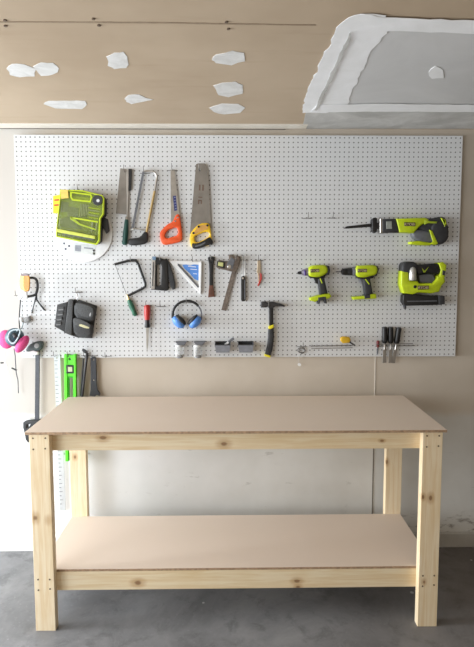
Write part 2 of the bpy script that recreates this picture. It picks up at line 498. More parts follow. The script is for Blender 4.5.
def leg(x0, y0, knots, screws):
    m = pine('pine_leg', 'z', knots, (1.02, 1.02, 1.04))
    o = box('leg', x0, x0 + LW, y0, y0 + LT, 0, BH - .0135, m, bench, .002)
    for (u, z) in screws:
        c = Vector((x0 + u, y0 - .0004, z))
        bm = bmesh.new(); bmesh.ops.create_cone(bm, cap_ends=True, segments=10, radius1=.0038, radius2=.0038, depth=.0016)
        bmesh.ops.transform(bm, matrix=Matrix.Translation(c) @ Matrix.Rotation(PI/2, 4, 'X'), verts=bm.verts)
        me = bpy.data.meshes.new('screw'); bm.to_mesh(me); bm.free()
        finish('screw', me, SCR, o)
sc = [(.018, .895), (.072, .895), (.018, .845), (.070, .848), (.018, .245), (.070, .245), (.018, .195), (.070, .200)]
leg(BL, BF, [kn(35.5, 518, BF, .011), kn(49, 519, BF + .01, .010)], sc)
leg(BR - LW, BF, [kn(430.5, 498, BF, .010), kn(423, 497, BF, .007), kn(424, 582, BF, .007)], sc)
leg(BL, BBK - LT, [kn(75, 457, BBK - LT, .008)], [])
leg(BR - LW, BBK - LT, [kn(386.5, 462, BBK - LT, .009)], [])
yF, yR = BF + LT, BBK - LT
rt, rb = BH - .0135, BH - .0135 - .089
st, sb = .2686 - .0125, .2686 - .0125 - .089
box('rail', BL + .002, BR - .002, yF, yF + LT, rb, rt, pine('pine_rail_front', 'x', [kn(103, 438, yF, .012), kn(224, 444, yF, .013), kn(382, 441, yF, .006)]), bench, .002)
box('rail', BL + .002, BR - .002, yF, yF + LT, sb, st, pine('pine_rail_low', 'x', [kn(138, 583, yF, .013), kn(297, 581, yF, .011), kn(298, 587, yF, .008)]), bench, .002)
PR = pine('pine_rail_back', 'x')
box('rail', BL + .002, BR - .002, yR - LT, yR, rb, rt, PR, bench, .002)
box('rail', BL + .002, BR - .002, yR - LT, yR, sb, st, PR, bench, .002)
PS = pine('pine_rail_side', 'y')
for xa in (BL + .003, BR - .003 - LT):
    box('side_rail', xa, xa + LT, yF + LT, yR - LT, rb, rt, PS, bench, .002)
    box('side_rail', xa, xa + LT, yF + LT, yR - LT, sb, st, PS, bench, .002)

# ------------------------------------------------------------------ peg hooks
HG = 'metal wire peg hooks in the pegboard'
proto_hook = thing('peg_hook', 'x', 'hook', (0, 0, 0), HG)
def hook_mesh(pts, r): return tube_mesh([Vector(p) for p in pts], r)
link('wire', hook_mesh([(0, 0, 0), (0, -.030, 0), (0, -.040, .003), (0, -.046, .010), (0, -.048, .030)], .0018), ZINC, proto_hook)
link('crossbar', hook_mesh([(-.027, -.0018, 0), (.027, -.0018, 0)], .0016), ZINC, proto_hook)
first = [True]
def hook(px, py, label):
    p = pb(px, py, 0)
    if first[0]:
        first[0] = False; proto_hook.location = p; proto_hook['label'] = label; return proto_hook
    return copy_tree(proto_hook, None, label, p)

# ------------------------------------------------------------------ drill-bit case, disc and yellow card at upper left
T = thing('disc', 'round white disc with printed label hanging behind the green tool case', 'disc', pb(84, 234, 0))
slab('plate', ell(83.5, 233.5, 29, 29, 0, 48), .010, .010, WHITE, T, .003)
L = slab('printed_label', [(73, 243), (96, 245), (95, 255), (73, 253)], .0108, .0008, OFFW, T, 0)
GR = mat('grey_print', (.30, .31, .35), .7)
slab('print_block', [(75, 245), (81, 245.4), (81, 251.5), (75, 251)], .0112, .0005, GR, L, 0)
slab('print_block', [(84, 247), (93, 248), (93, 249.5), (84, 248.5)], .0112, .0005, GR, L, 0)
for q in ((64, 243.5), (65.5, 249), (69, 246), (94, 250.5), (94, 253.5)):
    slab('print_dot', ell(q[0], q[1], 1.2, 1.2, 0, 10), .0108, .0008, mat('dark_print', (.12, .12, .16), .6), T, 0)
T = thing('packet', 'small yellow card packet with red print beside green tool case', 'packet', pb(55, 205, 0))
slab('card', [(52.2, 195.8), (60.5, 194.2), (61.5, 213), (52.4, 213)], .018, .008, TAGY, T, .001)
for y in (200, 205): slab('print_line', bar(53.5, y, 58.5, y - .4, 1.6), .0186, .0006, REDP, T, 0)

T = thing('tool_case', 'lime green drill bit case with clear lid over a white disc', 'case', pb(80, 215, 0))
out = [(60, 189.4), (82, 190), (102, 195), (104, 198), (103.6, 214), (100.5, 218.5), (99.5, 241), (96.5, 245), (56, 237), (55.8, 229.5), (57.5, 215), (59.4, 199)]
slab('base', [(61.5, 190.5), (82, 191.5), (103, 196.5), (105.2, 199), (105, 215), (102, 219), (100.6, 241), (97.5, 244), (58, 237), (57.8, 229.5), (59.5, 215), (61, 199)], .050, .039, CHAR, T, .004)
slab('clip', [(103, 217), (107.5, 219), (109, 231), (106, 233.5), (102, 226)], .035, .02, DKMET, T, .003)
tray = slab('tray', out, .062, .012, mat('olive_tray', (.20, .25, .045), .5), T, .003)
DG = mat('dark_tray_grey', (.10, .11, .09), .6, var=.3)
for pts, m in (([(68, 206), (79, 208), (78, 221), (67, 218)], DG), ([(82, 204), (88, 204.5), (87, 217), (80, 217)], DG),
               ([(60.5, 201), (69, 202.5), (67.5, 212), (60, 212)], GREYP), ([(60, 219), (66, 216.5), (80, 225), (83, 229.5), (60.5, 227)], DG),
               ([(72, 196), (90, 198), (89, 202), (72, 200)], LIMED)):
    slab('recess', pts, .0632, .0015, m, tray, .0003)
BIT = mat('drill_bit_steel', (.36, .37, .33), .35, .7)
for i in range(6):
    slab('drill_bit', bar(80.5 + i*1.6, 203.5 + i*.25, 79.8 + i*1.6, 216.5 - i*.4, .8), .0665, .004, BIT, T, .0006)
for i in range(5):
    slab('drill_bit', bar(88.5, 207.5 + i*2.4, 100 - i*.5, 209.2 + i*2.4, 1.0), .0665, .004, BIT if i % 2 else LIME, T, .0006)
for i in range(3):
    slab('drill_bit', bar(92.5 + i*2.2, 221, 91.5 + i*2.2, 232 - i, 1.2), .0665, .004, BLK if i == 1 else BIT, T, .0006)
lid = slab('lid', out, .082, .015, LID, T, .005)
rim_in = [(61.2, 190.6), (82, 191.2), (101.4, 196), (102.8, 198.4), (102.4, 213.6), (99.3, 218), (98.3, 240), (95.9, 243.4), (57.2, 235.8), (57, 229.8), (58.7, 215), (60.5, 199)]
slab('lid_rim', out, .084, .018, LIME, T, .0015, [rim_in])
slab('lid_window', [(70, 191.5), (91, 194), (92.3, 197), (90.5, 202.5), (72, 200.5), (70, 197)], .0838, .002, LIME, lid, .0004, [[(72, 193), (90, 195.5), (90.6, 197.2), (89.5, 200.8), (73, 199), (71.6, 197)]])
slab('lid_rib', bar(71, 217.5, 98, 222, 1.5), .0838, .002, LIME, lid, .0005)
slab('lid_rib', [(70.5, 216), (72, 217), (80, 223.5), (96, 229), (95.8, 230.4), (79, 225), (70, 219)], .0838, .002, LIMED, lid, .0005)
slab('latch_bar', [(56.6, 228.5), (95.2, 236), (95, 239), (56.4, 232)], .089, .012, mat('pale_lime', (.62, .68, .10), .35), T, .002)
slab('latch_slot', [(62, 232.4), (94, 238.6), (93.8, 240.4), (62, 234.6)], .087, .008, DG, T, .001)
slab('dial', ell(97.5, 200.2, 5.2, 5.2), .086, .010, CHAR, T, .002)
slab('dial_centre', ell(98, 200.6, 1.6, 1.6), .0875, .004, OFFW, T, .0006)
slab('sticker', [(60.5, 190), (67.8, 189.6), (68.5, 198), (61, 198.8)], .0855, .002, GOLD, T, .0004)
hook(80, 191, 'metal peg hook carrying the green drill bit case')

# ------------------------------------------------------------------ row of hand saws
T = thing('back_saw', 'fine toothed back saw with straight dark green handle, leftmost saw', 'saw', pb(124, 200, 0))
slab('blade', [(120.3, 168.2), (127, 169), (127, 214.6), (115.8, 213.3)], .010, .002, STEELD, T, .0003)
slab('spine', [(126.6, 169), (129.3, 169), (128.6, 191), (127.6, 221), (126, 221), (126.4, 214)], .013, .007, STEEL, T, .0012)
slab('blade_guard', [(128.4, 168.8), (131.8, 169), (130.8, 190.5), (128.2, 190.5)], .015, .010, BLK, T, .001)
lathe('ferrule', (127, 216.5), (126.6, 220.5), .012, [(0, 1.0), (.2, 1.5), (1, 1.9)], STEEL, T)
lathe('handle', (126.7, 219.5), (124.6, 245), .016, [(0, 1.5), (.04, 1.9), (.3, 2.2), (.55, 2.7), (.8, 2.5), (.94, 2.8), (1, 1.6)], TEAL, T)
hook(125.5, 172, 'metal peg hook carrying the green-handled back saw')

T = thing('hacksaw', 'hacksaw with brass-toned frame and black handle hanging upright', 'saw', pb(146, 205, 0))
tube('frame', [(143.6, 171, .014), (149.5, 170.8, .014), (154.6, 172.2, .014), (157, 175.6, .014), (156.6, 180.5, .014), (153, 200, .014)], .0058, STEEL, T, spl='NURBS')
tube('frame_tube', [(154.6, 191, .014), (146.4, 232.5, .014)], .0068, BRASS, T)
slab('blade', bar(143.4, 171.5, 132.2, 229.5, 2.2), .017, .003, mat('blue_grey_blade', (.17, .18, .20), .4, .4), T, .0004)
tube('lower_bar', [(132, 228.3, .014), (139, 229.2, .014), (147, 231, .014)], .0042, STEEL, T)
slab('handle', [(142.2, 234), (144, 231.8), (147.6, 232), (148, 238), (146.8, 243), (139.5, 245), (130, 245.5), (127.6, 243), (128.2, 238.6), (134, 238), (140, 237.2)], .026, .025, BLK, T, .006, rnd=1)
tube('wing_nut', [(130.5, 229.8, .012), (134, 229, .020)], .004, STEEL, T)
hook(145, 173.5, 'metal peg hook carrying the brass-framed hacksaw')

T = thing('hand_saw', 'narrow-bladed hand saw with a bright orange closed grip', 'saw', pb(173, 205, 0))
slab('blade', [(170.4, 169.6), (174.4, 169.3), (177, 190), (180, 216), (176.5, 224), (170.9, 222.5)], .011, .002, STEEL, T, .0003)
slab('handle', [(176.6, 214), (179.6, 214.3), (181, 224), (182.6, 238), (180.8, 241.7), (172, 243.8), (164.3, 245.2), (160.8, 242.4), (159.2, 234), (161, 230.2), (168, 223.6), (172.4, 222), (175, 216)], .022, .021, ORANGE, T, .006,
     [[(166.4, 230.8), (171, 228.6), (176.4, 227), (178, 231), (177.4, 235.2), (172, 237), (166.6, 238.6), (164.4, 236)]], rnd=1)
pr = slab('printed_mark', [(172.9, 196), (175.8, 195.6), (177.2, 210.4), (174.3, 210.9)], .0114, .0006, NAVY, T, 0)
PALE = mat('pale_print', (.35, .38, .55), .6)
for i in range(5):
    slab('print_stroke', bar(173.8 + i*.26, 197.6 + i*2.8, 175.6 + i*.26, 197.3 + i*2.8, .55), .0118, .0004, PALE, pr, 0)
for q in ((177.6, 217.5), (175.2, 221)): slab('rivet', ell(q[0], q[1], .9, .9, 0, 12), .0228, .002, CHROME, T, .0004)
hook(172.7, 170.5, 'metal peg hook carrying the orange-handled saw')

T = thing('panel_saw', 'wide-bladed panel saw with yellow and black closed grip', 'saw', pb(201, 205, 0))
slab('blade', [(196, 164.2), (198, 163.2), (204.5, 163.3), (206.2, 164.5), (208.4, 175), (211.4, 228), (200, 232), (189.8, 234)], .011, .002, STEELD, T, .0003, [ell(199.6, 170, .9, 1.4, 0, 12)])
MARK = mat('brown_print', (.15, .095, .07), .6)
for pts in ([(199, 184.5), (200.6, 184.6), (200.4, 190.6), (198.8, 190.4)], [(202.3, 184.6), (204, 184.8), (203.8, 190.6), (202, 190.6)],
            [(198.4, 196.5), (202.4, 196.8), (202.3, 197.8), (198.3, 197.6)], [(198, 199.5), (202, 200), (201.9, 204), (200.6, 204), (200.6, 201), (199.4, 201), (199.3, 204), (197.8, 204)]):
    slab('printed_mark', pts, .0114, .0005, MARK, T, 0)
hole = [(194, 236), (198.6, 234.4), (205, 231.4), (209.2, 232.4), (209.6, 236), (204.4, 239.4), (197.8, 242.6), (194.8, 242)]
slab('handle', [(199.6, 223.4), (208.2, 222.6), (210, 226), (211, 232), (211.6, 238), (212.6, 243), (210, 244.6), (200, 248), (193, 248.6), (190, 245), (189.4, 236), (192.6, 229.8)], .022, .021, YEL, T, .005, [hole], rnd=1)
slab('inlay', [(199.8, 225), (206.6, 224.2), (208.6, 228.6), (204.6, 230.2), (198.2, 233.2), (193.2, 234.8), (193.8, 231.2)], .0235, .004, TANY, T, .001, rnd=1)
slab('grip', [(192, 243), (195, 243.4), (199, 242.6), (204.8, 239.8), (209.5, 236.6), (211.4, 238.6), (213.2, 242), (211.6, 245), (209.4, 244.4), (200, 248.4), (193.2, 249), (191.6, 246.4)], .026, .024, BLK, T, .004, rnd=1)
slab('grip_stripe', [(195, 245.8), (200, 244.4), (205, 242), (205.4, 243), (200.6, 245.8), (195.4, 247)], .0265, .002, GREYP, T, .0004)
for q in ((198.6, 226.6), (207.4, 225.4), (193.4, 233)): slab('screw', ell(q[0], q[1], 1.2, 1.2, 0, 14), .0248, .004, BLK, T, .0006)
hook(199.5, 171, 'metal peg hook through the hole of the yellow-handled panel saw')

# ------------------------------------------------------------------ second row
T = thing('coping_saw', 'coping saw with black bow frame and green handle', 'saw', pb(130, 285, 0))
tube('frame', [(114.6, 264.4, .012), (131, 260, .012), (135.5, 260.2, .012), (138.4, 264.2, .012), (145.2, 283, .012), (145.4, 286, .012), (143, 288.4, .012), (127.4, 296, .012)], .0068, BLK, T)
tube('blade', [(114.8, 264, .013), (127.3, 296.6, .013)], .0011, DKMET, T)
lathe('ferrule', (127.2, 294.5), (129, 300.5), .012, [(0, .9), (.5, 1.4), (1, 1.9)], BRASS, T)
lathe('handle', (128.7, 299.6), (135.8, 316), .015, [(0, 1.6), (.1, 2.3), (.4, 2.7), (.7, 2.2), (.9, 2.4), (1, 1.2)], GRNW, T)
hook(132, 261.8, 'metal peg hook carrying the black coping saw')

T = thing('jab_saw', 'small pointed jab saw with red and black handle', 'saw', pb(147, 325, 0))
lathe('handle', (147.2, 305), (147.2, 320), .018, [(0, 2.2), (.08, 2.9), (.5, 3.1), (.9, 2.6), (1, 2.4)], RED, T)
lathe('handle_collar', (147.2, 319), (147.3, 327.6), .018, [(0, 2.5), (.4, 2.2), (.75, 2.6), (.95, 2.8), (1, 2.0)], BLK, T)
slab('blade', [(145.8, 327), (149.2, 327), (148.2, 345), (147, 352.6), (146.2, 345)], .019, .002, OFFW if False else STEEL, T, .0003)
hook(147.2, 306, 'metal peg hook behind the red-handled jab saw')
hook(161.2, 306.4, 'empty metal peg hook between red jab saw and blue ear muffs')

T = thing('staple_gun', 'dark hand staple gun with open squeeze handle, left of white square', 'staple gun', pb(161, 274, 0))
slab('body', [(151.4, 258), (155.6, 257), (165.6, 259.4), (167.6, 262), (168.4, 289.6), (166, 291), (151, 289.6), (150.4, 287)], .024, .023, BLK, T, .004,
     [[(156.6, 265), (160.6, 263.5), (161.4, 267), (160.8, 285), (156.4, 286)]], rnd=0)
slab('magazine', [(151.8, 257), (155.4, 256.6), (154.6, 289.4), (151, 289)], .0265, .006, STEEL, T, .001)
slab('magazine_slot', bar(153.6, 262, 152.6, 286, 1.0), .0272, .001, DKMET, T, 0)
slab('nose', [(152.2, 256.6), (155.8, 256.4), (155.8, 260), (152.2, 260)], .0275, .004, mat('steel_blue', (.18, .28, .42), .4, .4), T, .0008)
slab('lever', [(163.4, 259.5), (167.6, 258.4), (172.6, 272), (176.2, 288.4), (171.4, 290.4), (168, 276)], .020, .014, CHAR, T, .004, rnd=1)
hook(161, 260.5, 'metal peg hook behind the dark staple gun')

T = thing('speed_square', 'white triangular speed square with blue card in its opening', 'square', pb(190, 275, 0))
slab('plate', [(168.2, 260.4), (201.6, 261.4), (200.8, 294.6)], .012, .008, WHITE, T, .0015, [[(177.2, 263.8), (199, 264.2), (198.8, 287.4)]])
slab('card', [(178.5, 263.2), (199.6, 263.6), (199.2, 286.8)], .007, .003, OFFW, T, .0003)
slab('blue_print', [(182.2, 265), (186, 264.4), (190, 265.6), (194, 264.4), (198.6, 265), (198.4, 280.6), (194.4, 279.2), (189.6, 273.2), (184.4, 268.6)], .0078, .001, BLUE, T, .0002)
for pts in (bar(188, 266.2, 196, 267, .7), bar(190.4, 269.2, 197, 269.6, .6), bar(193, 273.6, 197, 274, .6)):
    slab('white_print', pts, .0082, .0006, WHITE, T, 0)
slab('inner_edge', bar(177.8, 264.6, 198.4, 287.4, 1.5), .013, .004, GREYP, T, .0004)
slab('fence', bar(201, 262, 200.4, 293, 1.4), .018, .016, OFFW, T, .001)
hook(193, 261.5, 'metal peg hook carrying the white speed square')

T = thing('ear_muffs', 'blue ear muffs with black headband, cups facing down', 'ear muffs', pb(187, 300, 0))
arc = [(187 + 14.6*math.cos(a), 315.4 + 14.6*math.sin(a), .030) for a in [PI*(1.0 - .06) + PI*i*(1.12)/16 for i in range(17)]]
tube('headband', arc[:13], .0072, BLK, T)
tube('headband_wire', [(p[0], p[1], .028) for p in arc[11:]] + [(201, 320, .028)], .0042, GREYP, T)
tube('yoke', [(172.6, 313, .030), (172.9, 318.5, .032), (175, 321, .032)], .004, CHAR, T)
for cx, cy, a, s in ((178.4, 322.2, .80, 1), (195, 322.2, -.80, -1)):
    cup = ball('ear_cup', pb(cx, cy, .034), (7.4*PX, .030, 4.7*PX), BLUE, T, rot=a)
    n = Vector((math.sin(a), 0, math.cos(a)))
    ball('cushion', pb(cx, cy, .034) + Vector((n.x, 0, n.z))*(3.3*PX), (6.8*PX, .029, 2.5*PX), CHAR, cup, rot=a)
hook(187, 302.8, 'metal peg hook under the headband of the blue ear muffs')

T = thing('pry_bar', 'flat flared bar, black above and brown below, right of white square', 'pry bar', pb(211, 277, 0))
slab('black_end', [(207.6, 257.6), (209.6, 256.4), (212.6, 256.4), (214.6, 257.4), (213.3, 266), (212.8, 276), (213.2, 285.6), (209.2, 285.6), (209.2, 272), (208.8, 264)], .018, .014, BLK, T, .003, [ell(211.2, 260.6, .9, 1.2, 0, 12)])
slab('brown_end', [(209.2, 285.2), (213.2, 285.2), (214.7, 296.6), (208, 297.6)], .018, .013, BROWN, T, .003)
hook(211.2, 260.4, 'metal peg hook carrying the black and brown flat bar')

T = thing('combination_square', 'worn steel combination square with rule tilted down to the left', 'square', pb(228, 280, 0))
slab('rule', [(236.2, 255.6), (240.6, 256.6), (226, 311), (221.3, 310)], .012, .003, RUST, T, .0004)
slab('head', [(228.6, 254.6), (232.6, 254.4), (233.6, 257), (238, 256), (240.6, 258.6), (239, 266), (235.4, 273), (229, 271), (218, 268.6), (215.8, 266.6), (216.6, 261.6), (218.6, 260), (225, 261.4), (229, 261)], .026, .022, RUST, T, .004)
slab('vial_frame', [(216.2, 266.4), (217, 261), (225, 261.6), (224.6, 268.6)], .029, .006, BLK, T, .0015)
slab('vial', [(217.8, 265.6), (218.4, 262), (223.4, 262.6), (223, 266.8)], .031, .004, mat('vial_yellow_green', (.55, .56, .24), .2), T, .0012)
slab('lock_knob', ell(229.4, 266.6, 1.9, 1.9, 0, 18), .030, .008, STEEL, T, .0015)
slab('bevel_face', [(231.4, 257), (235, 260), (232.6, 269), (226.6, 267.4), (227.4, 263)], .0275, .003, GREYP, T, .001)
hook(236, 260.4, 'metal peg hook behind the head of the combination square')

T = thing('utility_knife', 'black folding utility knife hanging from a long wire loop', 'knife', pb(243, 288, 0))
slab('body', [(241.1, 277.4), (242.6, 275.8), (244.6, 276.2), (245.6, 278.4), (245.7, 299.6), (244.6, 301.4), (241.8, 301.4), (241, 299.6)], .020, .018, BLK, T, .003)
slab('side_plate', bar(244.8, 280, 244.9, 299.4, .9), .0206, .002, GREYP, T, .0004)
slab('pivot', ell(243, 278.2, 1.0, 1.0, 0, 14), .0212, .003, STEEL, T, .0006)
tube('loop', [(242.3, 277, .016), (242.4, 258.4, .016), (243.4, 256.4, .016), (244.6, 258.4, .016), (244.8, 277, .016)], .0019, mat('pale_wire', (.62, .61, .58), .35, .3), T)
hook(243.5, 260.2, 'metal peg hook carrying the black utility knife')

T = thing('pliers', 'small tan pliers with red handles hanging by a hook', 'pliers', pb(259, 272, 0))
slab('jaw', [(257.6, 260.4), (260.4, 260.4), (261, 266), (260.8, 273), (259, 275.4), (256.8, 272.4), (257.4, 266)], .016, .008, mat('tan_metal', (.46, .37, .26), .45, .3), T, .0015)
tube('spring', [(253.4, 270.4, .012), (256, 271.6, .014), (258.6, 271, .014)], .0016, STEEL, T)
slab('handle', bar(258.4, 273, 259.4, 285.6, 1.5, 1.1), .017, .006, mat('tan_grip_pale', (.52, .36, .24), .5), T, .001)
slab('handle', [(260.2, 272.6), (261.8, 274), (262, 279), (258.6, 286.4), (257.4, 285.8), (260.2, 279)], .020, .006, RED, T, .001)
hook(258.2, 260.4, 'metal peg hook carrying the small red-handled pliers')

# ------------------------------------------------------------------ hammer
T = thing('hammer', 'black claw hammer with two yellow bands on its handle', 'hammer', pb(271, 330, 0))
slab('head', [(261, 302.2), (266.4, 301.6), (267.4, 303.4), (270, 302.2), (273.4, 301.8), (276, 303), (281, 304), (285, 305.8), (285.2, 307), (281, 306.6), (275.4, 306.6), (273.4, 308.4), (269, 308.2), (267.4, 306.4), (266.6, 307.6), (261.2, 308)], .040, .030, DKMET, T, .005)
slab('shaft', [(269, 307), (273.4, 307), (273.6, 326), (269.4, 326)], .034, .018, BLK, T, .006)
slab('grip', [(268.6, 328.6), (274, 328.6), (274.2, 338), (272.8, 350), (271, 356.4), (265.2, 354.6), (267.4, 346), (268.2, 338)], .038, .026, CHAR, T, .009)
slab('upper_band', [(268.8, 326.6), (273.8, 324.8), (274, 327.8), (270.4, 329.6), (268.6, 329)], .0385, .026, YEL if False else mat('hi_vis_yellow', (.78, .68, .03), .4), T, .003)
slab('end_cap', [(265, 354.4), (271, 356.2), (270.2, 358.4), (264.4, 356.4)], .0385, .027, MATS['hi_vis_yellow'], T, .003)
hook(268, 306.4, 'metal peg hook under the head of the black hammer')

# ------------------------------------------------------------------ jars and bins along the bottom edge
JG = 'small clear jars in holders at the bottom of the pegboard'
T = thing('jar', 'left of two small clear jars in grey holders below ear muffs', 'jar', pb(181, 350, 0), JG)
slab('holder', [(175, 342), (186.8, 342), (184.6, 345.4), (178.6, 345.4)], .040, .039, GREYP, T, .002)
lathe('glass', (179.4, 345.6), (179.4, 357.6), .022, [(0, 3.7), (.08, 4.0), (.9, 4.0), (1, 3.6)], GLASS, T)
lathe('contents', (179.4, 355.2), (179.4, 357.2), .022, [(0, 2.6), (.3, 3.4), (1, 3.4)], GREYP, T)
lathe('neck_ring', (179.4, 344.6), (179.4, 346.6), .022, [(0, 3.4), (.5, 4.2), (1, 4.2)], OFFW, T)
slab('side_strip', bar(176.4, 346.8, 176.4, 357, 1.4), .040, .003, WHITE, T, .001)
copy_tree(T, None, 'right of two small clear jars in grey holders below ear muffs', pb(181, 350, 0) + Vector((18.2*PX, 0, 0)))

def bin_part(T):
    fx0, fx1, ft, fb = 216.2, 229.6, 345.2, 352.8
    a, b, c, d = pb(216.2, 352.8, .052), pb(229.4, 352.8, .052), pb(214.6, 344.6, .060), pb(230.6, 344.6, .060)
    zt = pb(214.4, 341.2, 0).z; zf = c.z
    bm = bmesh.new(); th = .0025
    def shell(off):
        y0 = YB - .0005 - off; i = off
        B = [Vector((a.x + i, y0, a.z + i)), Vector((b.x - i, y0, a.z + i)), Vector((b.x - i, YB - .050 + i, a.z + i)), Vector((a.x + i, YB - .050 + i, a.z + i))]
        U = [Vector((c.x + i, y0, zt)), Vector((d.x - i, y0, zt)), Vector((d.x - i, YB - .060 + i, zf)), Vector((c.x + i, YB - .060 + i, zf))]
        return [bm.verts.new(v) for v in B], [bm.verts.new(v) for v in U]
    B0, U0 = shell(0); B1, U1 = shell(th)
    bm.faces.new(B0); bm.faces.new(B1)
    for k in range(4):
        l = (k + 1) % 4
        bm.faces.new((B0[k], B0[l], U0[l], U0[k])); bm.faces.new((B1[k], B1[l], U1[l], U1[k])); bm.faces.new((U0[k], U0[l], U1[l], U1[k]))
    bi = bmesh.new(); IB, IU = [[bi.verts.new(v.co + (Vector((.0006, -.0006, .0006)))) for v in L] for L in (B1, U1)]
    bi.faces.new(IB)
    for k in range(4): bi.faces.new((IB[k], IB[(k+1) % 4], IU[(k+1) % 4], IU[k]))
    mi = bpy.data.meshes.new('interior'); bi.to_mesh(mi); bi.free(); finish('interior', mi, CHAR, T)  # dark lining: the shade inside the grey bin put into its colour
    bmesh.ops.recalc_face_normals(bm, faces=bm.faces)
    me = bpy.data.meshes.new('tray'); bm.to_mesh(me); bm.free()
    finish('tray', me, mat('slate_grey_bin', (.22, .23, .26), .5), T)
    slab('lip', bar(214.8, 345, 230.4, 345, .8), .0615, .0025, CHAR, T, .0008)
BG = 'small grey parts bins on the pegboard'
T = thing('parts_bin', 'small grey parts bin with a silver tool sticking out', 'bin', pb(222.5, 350, 0), BG); bin_part(T)
copy_tree(T, None, 'small empty-looking grey parts bin left of the black hammer', pb(222.5, 350, 0) + Vector((23.0*PX, 0, 0)))
T = thing('putty_knife', 'silver tool leaning out of the left grey parts bin', 'tool', pb(226, 346, .03))
slab('blade', bar(221.4, 348.2, 229, 341.6, 2.4, 2.0), .034, .003, WHITE, T, .0006)
slab('handle', bar(228.4, 342, 233.8, 338.4, 2.2, 2.6), .036, .008, GREYP, T, .002)

# ------------------------------------------------------------------ power tools
def badge(T, pts, cx, cy, dep, w, rot=0.):
    pl = slab('badge', pts, dep, .002, mat('dark_red_badge', (.045, .012, .012), .4), T, .0004)
    lettering('lettering', 'RYOBI', cx, cy, dep + .0006, w, mat('badge_letters', (.62, .56, .30), .5), pl, rot)

T = thing('reciprocating_saw', 'lime and charcoal reciprocating saw with long black blade pointing left', 'power saw', pb(410, 229, 0)); RECIP = T
slab('blade', [(342.6, 228.4), (346, 226.2), (372.6, 223.2), (372.6, 226.6), (346, 228.6)], .040, .003, BLK, T, .0004)
slab('shoe', [(371.6, 219), (374, 217.4), (376.6, 218.2), (376.6, 231.6), (374.4, 233), (371.8, 231)], .058, .040, BLK, T, .003)
slab('shoe_arm', [(375, 222.6), (382, 222), (382, 229), (375, 228.6)], .050, .024, DKMET, T, .003)
slab('collar_plate', rect(379.4, 218.4, 382, 232.8), .062, .050, STEEL, T, .002)
slab('gearbox_boot', [(381.6, 219), (397, 218.4), (399.4, 232.4), (381.6, 232.2)], .066, .060, CHAR, T, .010)
slab('boot_window', [(385.6, 221.4), (391, 221.2), (391.4, 228.8), (385.8, 228.8)], .0675, .003, mat('pale_grey_panel', (.32, .34, .31), .5), T, .001)
slab('front_housing', [(395.6, 218.4), (424.6, 217.4), (428.6, 219), (427, 222), (421.6, 224.6), (418.4, 227.4), (413.4, 233), (399, 232.2)], .072, .068, LIME, T, .010)
slab('rear_housing', [(423, 217.6), (433, 218.4), (440.6, 216), (444.4, 217.4), (446.6, 220.6), (446.6, 228), (442, 232.6), (430, 233.4), (421, 230), (417.4, 228.2), (424, 223)], .066, .060, CHAR, T, .010, rnd=1)
slab('grip', [(413.4, 231), (417, 229.6), (428, 229.6), (431.6, 234), (432, 242), (428.6, 244.4), (420, 241.8), (413.6, 238.6), (411.6, 234)], .060, .050, GREYP, T, .010, rnd=1)
slab('handle', [(431, 222), (443, 219.6), (448, 224), (449, 232), (448, 240), (442, 244.6), (434, 245.2), (430, 240)], .072, .064, CHAR, T, .014, rnd=1)
slab('stripe', [(428.8, 229.6), (431.6, 230.6), (437.6, 243.6), (435, 245), (429.6, 244), (432.4, 241.4)], .0735, .008, LIME, T, .003)
slab('stripe', [(424.4, 219.4), (429.4, 221), (437, 221.4), (436, 223.4), (428.4, 223), (424, 224.4)], .0735, .010, LIMED, T, .003)
slab('battery_foot', [(410.6, 241.6), (418, 240.8), (430.6, 242.8), (430.4, 245.4), (418, 245), (410.6, 244)], .066, .058, LIME, T, .004)
slab('rear_stripe', [(440.4, 217.6), (445, 219.6), (446.6, 224.6), (444, 226.8), (442.6, 222.6)], .0735, .01, LIME, T, .002, [[(442.4, 219.4), (444.4, 220.6), (445.2, 224), (444, 224.4)]])
tube('trigger', [(417.4, 229.6, .05), (418.6, 233, .052), (418.2, 236, .05)], .006, BLK, T)
badge(T, [(403.6, 222.2), (414.8, 222.4), (414.6, 226.2), (403.8, 226)], 409.2, 224.2, .0745, 9.6)
hook(383, 233.2, 'metal peg hook under the front of the reciprocating saw')

T = thing('impact_driver', 'lime cordless driver with short black tip, left of the drill', 'power driver', pb(318, 282, 0))
lathe('bit_holder', (297.8, 273), (302.6, 272.6), .034, [(0, 1.2), (.3, 1.6), (1, 1.7)], BLK, T)
lathe('nose', (301.6, 272.6), (310.6, 271.8), .034, [(0, 2.2), (.25, 3.2), (.5, 3.6), (1, 4.6)], mat('purple_grey_metal', (.24, .22, .28), .35, .4), T)
slab('nose_ring', [(304, 270.4), (306.2, 270.2), (306.4, 275.6), (304.2, 275.6)], .056, .006, mat('violet_ring', (.09, .05, .25), .4), T, .002)
slab('motor_housing', [(309.4, 265.8), (321.6, 264.6), (327.6, 265.6), (329, 271.6), (325, 275.4), (318, 277.8), (310.4, 277), (308.4, 274)], .066, .062, LIME, T, .014, rnd=1)
slab('rear_cap', [(326, 265.2), (329.8, 266), (330.6, 270.6), (329.6, 274.8), (325.6, 276), (327.8, 271)], .060, .050, CHAR, T, .008)
slab('under_body', [(309, 275.8), (313, 276.4), (318, 276.6), (325, 274.6), (325.6, 277.4), (318.6, 279.4), (310.4, 278)], .058, .045, BLK, T, .006)
slab('grip', [(317.8, 277.4), (324.4, 276.6), (328.2, 293.6), (320, 295.4)], .056, .042, CHAR, T, .012)
slab('grip_stripe', bar(320, 277.6, 322.4, 283.4, 1.0), .0575, .004, LIME, T, .001)
slab('trigger', [(313.8, 277.6), (318.4, 278), (319.2, 284), (316.4, 283.6)], .046, .024, BLK, T, .004)
